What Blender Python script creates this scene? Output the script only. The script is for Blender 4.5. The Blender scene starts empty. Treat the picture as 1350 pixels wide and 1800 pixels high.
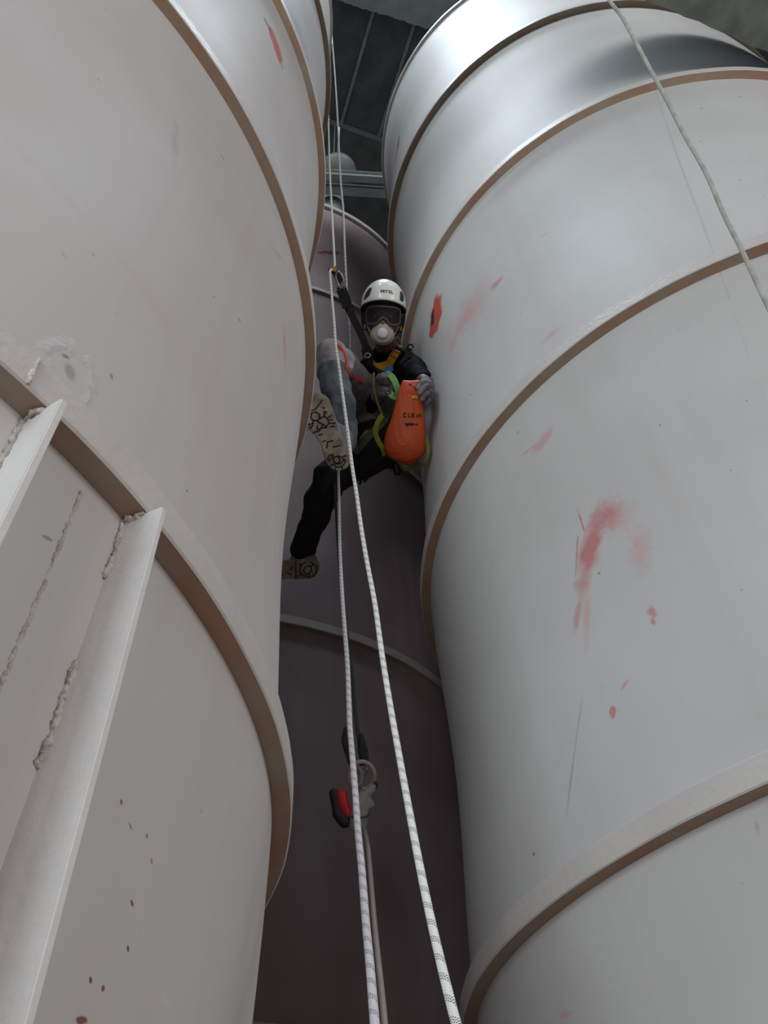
import bpy, bmesh, math, random
from mathutils import Vector, Matrix
from mathutils.kdtree import KDTree
from mathutils import noise as fnoise
random.seed(7)
S = bpy.context.scene
COL = S.collection
PI = math.pi

# ------------------------------------------------------------------ camera
F = 1431.6                      # focal length in pixels of a 1350 px wide frame
CAMZ = 1.6
up = Vector(((608.9-675)/F, (900+322.5)/F, -1)).normalized()      # zenith in camera space
ux = (Vector((1, 0, 0)) - up.x*up).normalized()
uy = up.cross(ux)
ROT = Matrix((ux, uy, up))      # camera space -> world
CAM = Vector((0, 0, CAMZ))
cd = bpy.data.cameras.new('camera'); cam = bpy.data.objects.new('camera', cd); COL.objects.link(cam)
cam.matrix_world = Matrix.Translation(CAM) @ ROT.to_4x4()
cd.sensor_fit = 'HORIZONTAL'; cd.sensor_width = 36; cd.lens = 36*F/1350; cd.clip_start = .02
S.camera = cam
S.view_settings.view_transform = 'Standard'; S.view_settings.look = 'None'
S.view_settings.gamma = 1; S.view_settings.use_curve_mapping = False
S.view_settings.exposure = -0.33

# ------------------------------------------------------------------ world and lights
W = bpy.data.worlds.new('world'); S.world = W; W.use_nodes = True
W.node_tree.nodes['Background'].inputs[0].default_value = (.72, .84, 1, 1)
W.node_tree.nodes['Background'].inputs[1].default_value = .05
def area(name, loc, target, sx, sy, power, color):
    l = bpy.data.lights.new(name, 'AREA'); l.shape = 'RECTANGLE'; l.size = sx; l.size_y = sy
    l.energy = power; l.color = color
    o = bpy.data.objects.new(name, l); COL.objects.link(o); o.location = loc
    o.rotation_euler = (Vector(target)-Vector(loc)).to_track_quat('-Z', 'Y').to_euler()
    return o
area('roof_skylight', (0, .1, 14.7), (0, .2, 0), 2.6, 1.8, 750, (.78, .89, 1))
area('lower_window_left', (-3.2, -5.8, 3.6), (0, 1.2, 3.4), 2.4, 3.6, 345, (.88, .96, 1))
area('lower_window_right', (6.6, -3.7, 3.6), (-.4, 1.2, 3.2), 2.4, 3.6, 300, (1, .96, .95))
area('low_doorway', (-1.0, -5.4, 1.3), (.2, 2.5, 1.8), 1.1, 2.4, 75, (1, .93, .95))
area('upper_window_left', (-2.8, -4.6, 12.2), (0, 1.2, 7.0), 3.2, 3.6, 420, (.90, .97, 1))
area('upper_window_right', (4.2, -4.4, 12.2), (0, 1.2, 7.0), 2.6, 3.6, 330, (1, .98, .96))

# ------------------------------------------------------------------ pixel rays, cylinders
def ray(px, py):
    return (ROT @ Vector(((px-675)/F, (900-py)/F, -1))).normalized()
def at(px, py, d): return CAM + ray(px, py)*d
def on_z(px, py, h):
    r = ray(px, py); return CAM + r*(h/r.z)
def on_plane(px, py, p0, n):
    r = ray(px, py); return CAM + r*((p0-CAM).dot(n)/r.dot(n))
class Cyl:
    def __init__(s, c, r): s.c = Vector((c[0], c[1], 0)); s.r = r
    def pt(s, a, r, z): return Vector((s.c.x+r*math.cos(a), s.c.y+r*math.sin(a), z))
    def hit(s, px, py):
        d = ray(px, py); o = CAM-s.c
        A = d.x**2+d.y**2; B = o.x*d.x+o.y*d.y; C = o.x**2+o.y**2-s.r**2
        q = B*B-A*C
        t = (-B-math.sqrt(q))/A if q > 0 else -B/A
        return CAM+d*t
    def ang(s, px, py):
        p = s.hit(px, py); return math.atan2(p.y-s.c.y, p.x-s.c.x), p.z
    def uv(s, px, py):
        a, z = s.ang(px, py); return (a % (2*PI))*s.r, z

# ------------------------------------------------------------------ materials
def srgb(r, g, b):
    f = lambda c: (c/255/12.92 if c/255 <= .04045 else ((c/255+.055)/1.055)**2.4)
    return (f(r), f(g), f(b), 1)
MATS = {}
def mat(name, col, rough=.6, metal=0, noise=0, scale=20, bump=0, bscale=60, col2=None, coat=0):
    if name in MATS: return MATS[name]
    m = bpy.data.materials.new(name); m.use_nodes = True; nt = m.node_tree; b = nt.nodes['Principled BSDF']
    b.inputs['Roughness'].default_value = rough; b.inputs['Metallic'].default_value = metal
    b.inputs['Coat Weight'].default_value = coat
    tc = nt.nodes.new('ShaderNodeTexCoord')
    n = nt.nodes.new('ShaderNodeTexNoise'); n.inputs['Scale'].default_value = scale; n.inputs['Detail'].default_value = 6
    nt.links.new(tc.outputs['Object'], n.inputs['Vector'])
    mx = nt.nodes.new('ShaderNodeMix'); mx.data_type = 'RGBA'
    c2 = col2 or tuple(c*(1-noise) for c in col[:3])+(1,)
    mx.inputs[6].default_value = col; mx.inputs[7].default_value = c2
    mr = nt.nodes.new('ShaderNodeMapRange'); mr.inputs[1].default_value = .35; mr.inputs[2].default_value = .65
    nt.links.new(n.outputs[0], mr.inputs[0]); nt.links.new(mr.outputs[0], mx.inputs[0])
    nt.links.new(mx.outputs[2], b.inputs['Base Color'])
    if bump:
        n2 = nt.nodes.new('ShaderNodeTexNoise'); n2.inputs['Scale'].default_value = bscale; n2.inputs['Detail'].default_value = 5
        nt.links.new(tc.outputs['Object'], n2.inputs['Vector'])
        bp = nt.nodes.new('ShaderNodeBump'); bp.inputs['Strength'].default_value = bump; bp.inputs['Distance'].default_value = .004
        nt.links.new(n2.outputs[0], bp.inputs['Height']); nt.links.new(bp.outputs[0], b.inputs['Normal'])
    MATS[name] = m; return m

PAINT = (.56, .535, .52, 1)
PAINT2 = (.50, .475, .46, 1)
def shell_mat(name, patches, rough_patch=None, pimple=.25, tint=PAINT, tint2=PAINT2):
    """grey-white paint on steel with smears of red primer; every smear is an ellipse on the shell's own (arc, height) map"""
    m = bpy.data.materials.new(name); m.use_nodes = True; nt = m.node_tree; N = nt.nodes; K = nt.links
    b = N['Principled BSDF']; b.inputs['Roughness'].default_value = .62; b.inputs['Specular IOR Level'].default_value = .3
    uv = N.new('ShaderNodeUVMap')
    def noise(scale, det=4, vec=None, dist=0):
        n = N.new('ShaderNodeTexNoise'); n.inputs['Scale'].default_value = scale; n.inputs['Detail'].default_value = det
        n.inputs['Distortion'].default_value = dist
        K.new(vec or uv.outputs[0], n.inputs['Vector']); return n.outputs[0]
    def rng(src, a, b_, c, d):
        r = N.new('ShaderNodeMapRange'); K.new(src, r.inputs[0])
        for i, v in enumerate((a, b_, c, d)): r.inputs[i+1].default_value = v
        return r.outputs[0]
    def mix(fac, a, b_):
        x = N.new('ShaderNodeMix'); x.data_type = 'RGBA'; K.new(fac, x.inputs[0])
        if isinstance(a, tuple): x.inputs[6].default_value = a
        else: K.new(a, x.inputs[6])
        x.inputs[7].default_value = b_
        return x.outputs[2]
    def mth(op, a, b_):
        x = N.new('ShaderNodeMath'); x.operation = op
        for i, v in enumerate((a, b_)):
            if isinstance(v, (int, float)): x.inputs[i].default_value = v
            else: K.new(v, x.inputs[i])
        return x.outputs[0]
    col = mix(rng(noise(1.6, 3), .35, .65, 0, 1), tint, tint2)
    # faint vertical runs
    mp = N.new('ShaderNodeMapping'); mp.inputs['Scale'].default_value = (9, .5, 1); K.new(uv.outputs[0], mp.inputs[0])
    col = mix(rng(noise(1, 4, mp.outputs[0]), .52, .8, 0, .35), col, (.46, .40, .39, 1))
    # small specks of rust and dirt
    sp = noise(26, 2)
    col = mix(rng(sp, .745, .77, 0, .6), col, (.17, .10, .08, 1))
    wob = noise(28, 5, dist=1.0)
    fine = noise(9, 5, dist=.6)
    for (cx, cy, ln, wd, rot, colr, strength, soft) in patches:
        mp = N.new('ShaderNodeMapping'); mp.vector_type = 'TEXTURE'
        mp.inputs['Location'].default_value = (cx, cy, 0); mp.inputs['Rotation'].default_value = (0, 0, rot)
        mp.inputs['Scale'].default_value = (ln, wd, 1)
        K.new(uv.outputs[0], mp.inputs[0])
        le = N.new('ShaderNodeVectorMath'); le.operation = 'LENGTH'; K.new(mp.outputs[0], le.inputs[0])
        s = mth('ADD', le.outputs['Value'], mth('MULTIPLY', mth('SUBTRACT', wob if ln < .12 else fine, .5), 1.5))
        col = mix(rng(s, 1.0, 1.0-soft, 0, strength), col, colr)
    K.new(col, b.inputs['Base Color'])
    # paint relief: broad orange peel, sparse pimples of grit under the paint
    v = N.new('ShaderNodeTexVoronoi'); v.inputs['Scale'].default_value = 38; K.new(uv.outputs[0], v.inputs['Vector'])
    pim = mth('MULTIPLY', rng(v.outputs['Distance'], .10, .0, 0, 1), rng(noise(3, 2), .5, .62, 0, 1))
    h = mth('ADD', mth('MULTIPLY', noise(120, 3), .10), mth('MULTIPLY', pim, pimple))
    h = mth('ADD', h, mth('MULTIPLY', noise(5, 2), .5))
    if rough_patch:
        cx, cy, r = rough_patch
        mp = N.new('ShaderNodeMapping'); mp.vector_type = 'TEXTURE'; mp.inputs['Location'].default_value = (cx, cy, 0)
        mp.inputs['Scale'].default_value = (r*.7, r, 1); K.new(uv.outputs[0], mp.inputs[0])
        le = N.new('ShaderNodeVectorMath'); le.operation = 'LENGTH'; K.new(mp.outputs[0], le.inputs[0])
        s = mth('ADD', le.outputs['Value'], mth('SUBTRACT', wob, .5))
        ringm = mth('MULTIPLY', rng(s, .7, .95, 0, 1), rng(s, 1.25, 1.0, 0, 1))
        h = mth('ADD', h, mth('MULTIPLY', ringm, .5))
    bp = N.new('ShaderNodeBump'); bp.inputs['Strength'].default_value = .55; bp.inputs['Distance'].default_value = .004
    K.new(h, bp.inputs['Height']); K.new(bp.outputs[0], b.inputs['Normal'])
    return m
RED = srgb(188, 104, 104); PINK = srgb(196, 140, 140); RUST = srgb(120, 52, 40); ORED = srgb(190, 70, 55); BLACK = (.02, .02, .025, 1)
def patch(cyl, p0, p1, wid, col=PINK, st=.7, soft=.5):
    a = cyl.uv(*p0); b = cyl.uv(*p1)
    ln = math.hypot(b[0]-a[0], b[1]-a[1])/2
    return ((a[0]+b[0])/2, (a[1]+b[1])/2, max(ln, .004), wid/2, math.atan2(b[1]-a[1], b[0]-a[0]), col, st, soft)

# ------------------------------------------------------------------ mesh helpers
def link(name, me, material=None, parent=None, smooth=False):
    o = bpy.data.objects.new(name, me); COL.objects.link(o)
    if material is not None:
        for x in (material if isinstance(material, (list, tuple)) else [material]):
            me.materials.append(x)
    if smooth: me.polygons.foreach_set('use_smooth', [True]*len(me.polygons))
    if parent is not None: put_under(o, parent)
    return o
def put_under(o, p):
    o.parent = p
    m = p.matrix_basis if p.parent is None else p.parent.matrix_basis @ p.matrix_basis
    o.matrix_basis = m.inverted() @ o.matrix_basis
def mesh(name, vs, fs, material=None, parent=None, smooth=False):
    me = bpy.data.meshes.new(name); me.from_pydata([tuple(v) for v in vs], [], fs); me.update()
    return link(name, me, material, parent, smooth)
def empty(name, loc, label, cat, group=None):
    o = bpy.data.objects.new(name, None); COL.objects.link(o); o.location = loc; o.empty_display_size = .1
    return tag(o, label, cat, group)
def tag(o, label, cat, group=None):
    o['label'] = label; o['category'] = cat
    if group: o['group'] = group
    return o
def structure(o, label=None):
    o['kind'] = 'structure'
    if label: o['label'] = label
    return o
def catmull(pts, n=8):
    pts = [Vector(p) for p in pts]
    if len(pts) < 3 or n <= 1: return pts
    out = []
    P = [2*pts[0]-pts[1]]+pts+[2*pts[-1]-pts[-2]]
    for i in range(1, len(P)-2):
        a, b, c, d = P[i-1:i+3]
        for k in range(n):
            t = k/n
            out.append(.5*((2*b)+(c-a)*t+(2*a-5*b+4*c-d)*t*t+(3*b-a-3*c+d)*t**3))
    out.append(pts[-1]); return out
def frames(pts):
    T = []
    for i in range(len(pts)):
        T.append((pts[min(i+1, len(pts)-1)]-pts[max(i-1, 0)]).normalized())
    n = T[0].orthogonal().normalized(); N = []
    for t in T:
        n = (n-n.dot(t)*t).normalized(); N.append(n)
    return T, N
def tube_data(pts, r, sides=10, closed=False, wob=0):
    T, N = frames(pts); vs = []; fs = []
    if closed:
        for i in range(len(pts)):
            T[i] = (pts[(i+1) % len(pts)]-pts[i-1]).normalized()
    for i, p in enumerate(pts):
        rr = r(i/(len(pts)-1)) if callable(r) else r
        B = T[i].cross(N[i])
        for k in range(sides):
            a = 2*PI*k/sides
            q = rr*(1+wob*random.uniform(-1, 1)) if wob else rr
            vs.append(p+q*(math.cos(a)*N[i]+math.sin(a)*B))
    m = len(pts)
    for i in range(m if closed else m-1):
        for k in range(sides):
            j = (i+1) % m
            fs.append((i*sides+k, i*sides+(k+1) % sides, j*sides+(k+1) % sides, j*sides+k))
    if not closed:
        fs.append(tuple(range(sides-1, -1, -1))); fs.append(tuple(range((m-1)*sides, m*sides)))
    return vs, fs
def tube(name, pts, r, material, parent=None, sides=10, closed=False, wob=0, uvlen=False):
    vs, fs = tube_data(pts, r, sides, closed, wob)
    o = mesh(name, vs, fs, material, parent, True)
    if uvlen:
        L = [0]
        for i in range(1, len(pts)): L.append(L[-1]+(pts[i]-pts[i-1]).length)
        me = o.data; u = me.uv_layers.new(name='UVMap')
        for p in me.polygons:
            vi = [me.loops[l].vertex_index for l in p.loop_indices]
            ks = [v % sides for v in vi]; wrap = 0 in ks and sides-1 in ks
            for l, v, k in zip(p.loop_indices, vi, ks):
                u.data[l].uv = (L[v//sides], (sides if (wrap and k == 0) else k)/sides)
    return o
def ribbon(name, pts, width, normals, material, parent=None, thick=.003, n=6):
    """flat webbing: width lies across the path and the given outward normal"""
    if not isinstance(normals, list): normals = [normals]*len(pts)
    P = catmull(pts, n); NN = catmull(normals, n) if len(pts) > 2 and n > 1 else [Vector(x) for x in normals]
    vs = []; fs = []
    for i, p in enumerate(P):
        t = (P[min(i+1, len(P)-1)]-P[max(i-1, 0)]).normalized()
        nn = NN[i] if i < len(NN) else NN[-1]
        nn = (nn-nn.dot(t)*t).normalized(); s = t.cross(nn)
        for a, b in ((-1, -1), (1, -1), (1, 1), (-1, 1)):
            vs.append(p+s*a*width/2+nn*b*thick/2)
    for i in range(len(P)-1):
        for k in range(4):
            fs.append((4*i+k, 4*i+(k+1) % 4, 4*i+4+(k+1) % 4, 4*i+4+k))
    fs.append((3, 2, 1, 0)); m = 4*len(P)-4; fs.append((m, m+1, m+2, m+3))
    return mesh(name, vs, fs, material, parent)
def boxdata(c, x, y, z):
    """box by centre and three half-axis vectors"""
    vs = [c+x*a+y*b+z*d for a in (-1, 1) for b in (-1, 1) for d in (-1, 1)]
    return vs, [(0, 1, 3, 2), (4, 6, 7, 5), (0, 4, 5, 1), (2, 3, 7, 6), (0, 2, 6, 4), (1, 5, 7, 3)]
def box(name, c, x, y, z, material, parent=None, bevel=0):
    vs, fs = boxdata(Vector(c), Vector(x), Vector(y), Vector(z))
    o = mesh(name, vs, fs, material, parent)
    if bevel:
        bm = bmesh.new(); bm.from_mesh(o.data)
        bmesh.ops.recalc_face_normals(bm, faces=bm.faces)
        bmesh.ops.bevel(bm, geom=bm.edges[:], offset=bevel, segments=2, affect='EDGES'); bm.to_mesh(o.data); bm.free()
    return o
def prism(name, poly, n, depth, material, parent=None, bevel=0):
    """polygon of world points pushed by n*depth"""
    k = len(poly); poly = [Vector(p) for p in poly]
    vs = poly+[p+n*depth for p in poly]
    fs = [tuple(range(k)), tuple(range(2*k-1, k-1, -1))]+[(i, k+i, k+(i+1) % k, (i+1) % k) for i in range(k)]
    o = mesh(name, vs, fs, material, parent)
    bm = bmesh.new(); bm.from_mesh(o.data); bmesh.ops.recalc_face_normals(bm, faces=bm.faces)
    if bevel: bmesh.ops.bevel(bm, geom=bm.edges[:], offset=bevel, segments=2, affect='EDGES')
    bm.to_mesh(o.data); bm.free(); return o
def blob(name, segs, voxel, mats, parent=None, smooth=4, ell=(), wrinkle=0, wscale=9):
    """one continuous surface grown over tapered limbs (p, r, q, s, material) and ellipsoids (centre, (ax,ay,az) vectors, material)"""
    bm = bmesh.new(); ref = []
    for sg in segs:
        p, r, q, s = sg[:4]; mi = sg[4] if len(sg) > 4 else 0
        d = (q-p); L = d.length; n = max(2, int(L/.02)+1); 
        pts = [p.lerp(q, i/n) for i in range(n+1)]
        T = d.normalized(); a = T.orthogonal().normalized(); b = T.cross(a)
        prof = []
        for k in range(5): # cap p
            t = PI/2*(k/4); prof.append((p-T*r*math.cos(t), r*math.sin(t)+1e-4))
        for k in range(1, n): prof.append((pts[k], r+(s-r)*k/n))
        for k in range(5):
            t = PI/2*(k/4); prof.append((q+T*s*math.sin(t), s*math.cos(t)+1e-4))
        rows = []
        for c, rr in prof: rows.append([bm.verts.new(c+rr*(math.cos(2*PI*k/16)*a+math.sin(2*PI*k/16)*b)) for k in range(16)])
        for i in range(len(rows)-1):
            for k in range(16): bm.faces.new((rows[i][k], rows[i][(k+1) % 16], rows[i+1][(k+1) % 16], rows[i+1][k]))
        bm.faces.new(rows[0][::-1]); bm.faces.new(rows[-1])
        for i in range(n+1): ref.append((pts[i], mi))
    for c, ax, mi in ell:
        M = Matrix(((ax[0].x, ax[1].x, ax[2].x, c.x), (ax[0].y, ax[1].y, ax[2].y, c.y), (ax[0].z, ax[1].z, ax[2].z, c.z), (0, 0, 0, 1)))
        bmesh.ops.create_uvsphere(bm, u_segments=24, v_segments=16, radius=1, matrix=M); ref.append((c, mi))
    bmesh.ops.recalc_face_normals(bm, faces=bm.faces)
    me = bpy.data.meshes.new('tmp'); bm.to_mesh(me); bm.free()
    o = bpy.data.objects.new('tmp', me); COL.objects.link(o)
    md = o.modifiers.new('r', 'REMESH'); md.mode = 'VOXEL'; md.voxel_size = voxel; md.use_smooth_shade = True
    if smooth: sm = o.modifiers.new('s', 'SMOOTH'); sm.factor = .6; sm.iterations = smooth
    if wrinkle:
        tx = bpy.data.textures.new('cloth_folds', 'CLOUDS'); tx.noise_scale = 1/wscale; tx.noise_depth = 2
        dm = o.modifiers.new('d', 'DISPLACE'); dm.texture = tx; dm.texture_coords = 'GLOBAL'; dm.strength = wrinkle; dm.mid_level = .5
    dg = bpy.context.evaluated_depsgraph_get(); dg.update()
    me2 = bpy.data.meshes.new_from_object(o.evaluated_get(dg)); bpy.data.objects.remove(o)
    me2.name = name; me2.materials.clear()
    ob = link(name, me2, mats, parent, True)
    if len(ob.data.materials) > 1:
        kd = KDTree(len(ref))
        for i, (p, mi) in enumerate(ref): kd.insert(p, i)
        kd.balance()
        pm = parent_matrix(ob)
        for f in me2.polygons: f.material_index = ref[kd.find(f.center)[1]][1]
    return ob
def parent_matrix(o): return None

# ------------------------------------------------------------------ the hall
M_conc = mat('concrete', srgb(118, 124, 122), .9, noise=.3, scale=3, bump=.6, bscale=14)
M_conc_dark = mat('sooted_concrete', srgb(84, 86, 86), .9, noise=.35, scale=4, bump=.4, bscale=20)
M_floor = mat('floor_concrete', srgb(138, 116, 102), .85, noise=.3, scale=2, bump=.3)
M_wall = mat('wall_plaster', srgb(60, 54, 52), .9, noise=.3, scale=1.5)
M_steel = mat('grey_steel', srgb(160, 166, 164), .55, .1, noise=.2, scale=6)
HX0, HX1, HY0, HY1, HZ = -7.5, 7.5, -7.5, 7.5, CAMZ+13.2
X, Y, Z = Vector((1, 0, 0)), Vector((0, 1, 0)), Vector((0, 0, 1))
def hallbox(name, x0, x1, y0, y1, z0, z1, m, **k):
    return box(name, ((x0+x1)/2, (y0+y1)/2, (z0+z1)/2), X*(x1-x0)/2, Y*(y1-y0)/2, Z*(z1-z0)/2, m, **k)
structure(hallbox('floor', HX0, HX1, HY0, HY1, -.2, 0, M_floor))
structure(hallbox('ceiling', HX0-.2, HX1+.2, HY0-.2, HY1+.2, HZ, HZ+.2, M_conc_dark), 'dark upper ceiling high above the vessels')
structure(hallbox('wall_back', HX0-.2, HX1+.2, HY1, HY1+.2, -.2, HZ, M_conc_dark))
structure(hallbox('wall_left', HX0-.2, HX0, HY0, HY1, -.2, HZ, M_wall))
structure(hallbox('wall_right', HX1, HX1+.2, HY0, HY1, -.2, HZ, M_wall))
structure(hallbox('wall_front', HX0-.2, HX1+.2, HY0-.2, HY0, -.2, HZ, M_wall))

# lower bay of the ceiling: dark panels with raised joints, seen between the vessels
hp = 10.6
a0, a1 = on_z(583, 210, hp), on_z(668, 240, hp)          # edge of the bay
ex = (a1-a0); ex.z = 0; ex.normalize()
j0, j1 = on_z(655, 30, hp), on_z(600, 215, hp)
k0, k1 = on_z(730, 50, hp), on_z(665, 240, hp)
ey = (j0-j1); ey.z = 0; ey = (ey-ey.dot(ex)*ex).normalized()
pitch = abs((k1-j1).dot(ex))
bay = empty('ceiling_panel_bay', j1, 'dark ceiling bay of wide flat panels with raised joints above the gap between the vessels', 'ceiling panel')
span = 1.7
for i in range(-2, 3):
    c = j1+ex*(pitch*(i+.5))+ey*span/2+Z*.03
    box('panel', c, ex*(pitch/2-.006), ey*span/2, Z*.03, M_conc_dark, bay)
    box('joint_strip', j1+ex*pitch*i+ey*span/2-Z*.014, ex*.018, ey*span/2, Z*.014, mat('joint_grey', srgb(128, 132, 132), .8, noise=.3), bay)
box('edge_trim', j1+ex*pitch*.4-Z*.02-ey*.025, ex*pitch*2.6, ey*.02, Z*.04, mat('joint_grey', srgb(128, 132, 132)), bay)
# light concrete beam crossing in front of the bay
b0, b1 = on_z(590, 0, 10.0), on_z(752, 51, 10.0)
bx = (b1-b0); bx.z = 0; bx.normalize(); by = Vector((-bx.y, bx.x, 0))
if by.y > 0: by = -by
poly = [b0-bx*2.5+by*0.0]
n = 160; rough = []
for i in range(n+1): rough.append(b0+bx*(-2+4.5*i/n)+by*random.uniform(-.006, .010))
tag(prism('concrete_beam', rough+[b0+bx*2.5+by*.5, b0-bx*2+by*.5], Z, .5, mat('pale_concrete', srgb(128, 136, 134), .9, noise=.25, scale=5, bump=.5, bscale=15)),
    'pale concrete ceiling beam with a ragged lower edge at the top centre', 'beam')
# slab edge over the right vessel
hb = 4.2
s0, s1 = on_z(1130, 0, hb), on_z(1350, 92, hb)
sx_ = (s1-s0); sx_.z = 0; sx_.normalize(); sy_ = Vector((-sx_.y, sx_.x, 0))
if sy_.dot(CAM-s0) < 0: sy_ = -sy_
print('slab dir', s0, s1)
rough = [s0+sx_*(-6+10.0*i/140)+sy_*random.uniform(-.004, .008) for i in range(141)]
slab = empty('mezzanine_slab', s0, 'grey green concrete slab edge cutting across the top right corner', 'concrete slab')
prism('edge_beam', rough+[s0+sx_*4+sy_*.28, s0-sx_*6+sy_*.28], Z, 1.2, mat('mossy_concrete', srgb(112, 120, 112), .9, noise=.4, scale=7, bump=.8, bscale=22), slab)  # unseen upper part made tall to shade the vessel above the slab
prism('deck', [q+Z*.12 for q in (s0+sx_*4+sy_*.282, s0-sx_*6+sy_*.282, s0-sx_*6+sy_*4.6, s0+sx_*4+sy_*4.6)], Z, .3, M_conc, slab)
for c in slab.children: c.location.z += 0
# channel beams and hanging lamp above the far vessel
for (ya, lab) in ((313, 'upper grey steel channel beam crossing the dark gap under the round lamp'), (338, 'lower grey steel channel beam crossing the dark gap just above the far vessel')):
    p = on_z(560, ya-3, 8.9); q = on_z(690, ya+5, 8.9)
    d = (q-p); d.z = 0; d.normalize(); w = Vector((-d.y, d.x, 0)); c = (p+q)/2
    e = empty('channel_beam', c, lab, 'steel beam', 'channel beams above the far vessel')
    box('web', c+Z*.07, d*1.3, w*.006, Z*.07, M_steel, e)
    box('flange', c+Z*.0, d*1.3, w*.035, Z*.006, M_steel, e)
    box('flange', c+Z*.14, d*1.3, w*.035, Z*.006, M_steel, e)
lp = at(594, 300, 10.2)
lamp = empty('dome_lamp', lp, 'round pale dome lamp, unlit, above the steel channel beams', 'lamp')
def lathe(name, base, axis, prof, material, parent=None, seg=32):
    a = axis.orthogonal().normalized(); b = axis.cross(a); vs = []; fs = []
    for (h, r) in prof:
        for k in range(seg): vs.append(base+axis*h+r*(math.cos(2*PI*k/seg)*a+math.sin(2*PI*k/seg)*b))
    for i in range(len(prof)-1):
        for k in range(seg): fs.append((i*seg+k, i*seg+(k+1) % seg, (i+1)*seg+(k+1) % seg, (i+1)*seg+k))
    fs.append(tuple(range(seg-1, -1, -1))); fs.append(tuple(range((len(prof)-1)*seg, len(prof)*seg)))
    return mesh(name, vs, fs, material, parent, True)
M_lamp = mat('milk_shade', srgb(150, 160, 152), .35, noise=.08)
lathe('shade', lp-Z*.02, Z, [(-.12+.12*(1-math.cos(t*PI/20))*1, .21*math.sin(max(t, .2)*PI/20)) for t in range(0, 11)]+[(.04, .20), (.07, .10)], M_lamp, lamp)
tube('stem', [lp+Z*.03, lp+Z*(HZ-lp.z)], .012, M_steel, lamp)
p = at(584, 350, 9.9)-Z*.3
dr = empty('pipe_drum', p, 'short grey vertical duct with a banded collar under the dome lamp', 'duct')
lathe('drum', p-Z*.32, Z, [(0, .10), (.002, .13), (.3, .13), (.3, .145), (.34, .145), (.34, .12), (.62, .12)], M_steel, dr)
tube('hanger', [p+Z*.25, Vector((p.x, p.y, HZ))], .006, mat('dark_rod', srgb(50, 52, 52), .7), dr)

# ------------------------------------------------------------------ the three vessels
CR = Cyl((3.007*math.sin(.6323), 3.007*math.cos(.6323)), 1.5)
CL = Cyl((-2.087*math.sin(.9146), 2.087*math.cos(.9146)), 1.48)
CT = Cyl((-4.35*math.sin(.19), 4.35*math.cos(.19)), 1.5)
HR = [.768, 2.368, 4.119, 5.992, 7.90]
HL = [.784, 2.403, 4.092, 5.99, 7.88]
HT = [.85, 2.53, 4.2, 6.02, 7.86]
M_ring = mat('ring_paint', (.56, .54, .52, 1), .5, noise=.1, scale=5, bump=.35, bscale=70)
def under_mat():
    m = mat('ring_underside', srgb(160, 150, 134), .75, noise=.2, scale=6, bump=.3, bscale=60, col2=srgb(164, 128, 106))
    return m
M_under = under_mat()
M_weld = mat('weld_paint', (.60, .57, .53, 1), .5, noise=.35, scale=60, bump=.8, bscale=120)
SEG = 360
def waist(hs, z):      # draws each plate course in between its rings, shaped to band the shading
    for lo, hi in zip(hs, hs[1:]):
        if lo <= z <= hi: return -.012*(1-math.cos(2*PI*(z-lo)/(hi-lo)))
    return 0
def shell(parent, cyl, z0, z1, m, heights):
    nz = 90; vs = []; fs = []
    hs = [CAMZ+h for h in heights]; hs = [hs[0]-1.63]+hs+[hs[-1]+1.6]
    for i in range(nz+1):
        z = z0+(z1-z0)*i/nz
        for k in range(SEG): vs.append(cyl.pt(2*PI*k/SEG, cyl.r+waist(hs, z), z))
    for i in range(nz):
        for k in range(SEG): fs.append((i*SEG+k, i*SEG+(k+1) % SEG, (i+1)*SEG+(k+1) % SEG, (i+1)*SEG+k))
    b = len(vs)   # closed roof and floor plates
    fs.append(tuple(range(SEG-1, -1, -1))); fs.append(tuple(range(nz*SEG, (nz+1)*SEG)))
    o = mesh('shell', vs, fs, m, parent, True)
    me = o.data; u = me.uv_layers.new(name='UVMap')
    for p in me.polygons:
        vi = [me.loops[l].vertex_index for l in p.loop_indices]
        if len(vi) > 4: p.use_smooth = False; continue
        ks = [v % SEG for v in vi]; wrap = 0 in ks and SEG-1 in ks
        for l, v, k in zip(p.loop_indices, vi, ks):
            kk = SEG if (wrap and k == 0) else k
            u.data[l].uv = (2*PI*kk/SEG*cyl.r, z0+(z1-z0)*(v//SEG)/nz)
    return o
def ring(parent, cyl, z, w, t, name='stiffener_ring', under=None):
    vs = []; fs = []; mi = []
    r0, r1 = cyl.r-.004, cyl.r+w; bv = .003
    prof = [(r0, z), (r1-bv, z), (r1, z+bv), (r1, z+t-bv), (r1-bv, z+t), (r0, z+t)]
    n = len(prof)
    for k in range(SEG):
        a = 2*PI*k/SEG; jit = .0009*math.sin(k*.23)+.0005*math.sin(k*.61)
        for (r, zz) in prof: vs.append(cyl.pt(a, r+(jit if r > r0 else 0), zz+(jit*.6 if zz > z else 0)))
    for k in range(SEG):
        k2 = (k+1) % SEG
        for j in range(n-1):
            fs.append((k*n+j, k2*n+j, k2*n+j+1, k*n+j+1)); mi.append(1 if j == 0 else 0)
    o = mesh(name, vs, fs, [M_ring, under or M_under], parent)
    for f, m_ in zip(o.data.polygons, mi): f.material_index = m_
    return o
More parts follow.
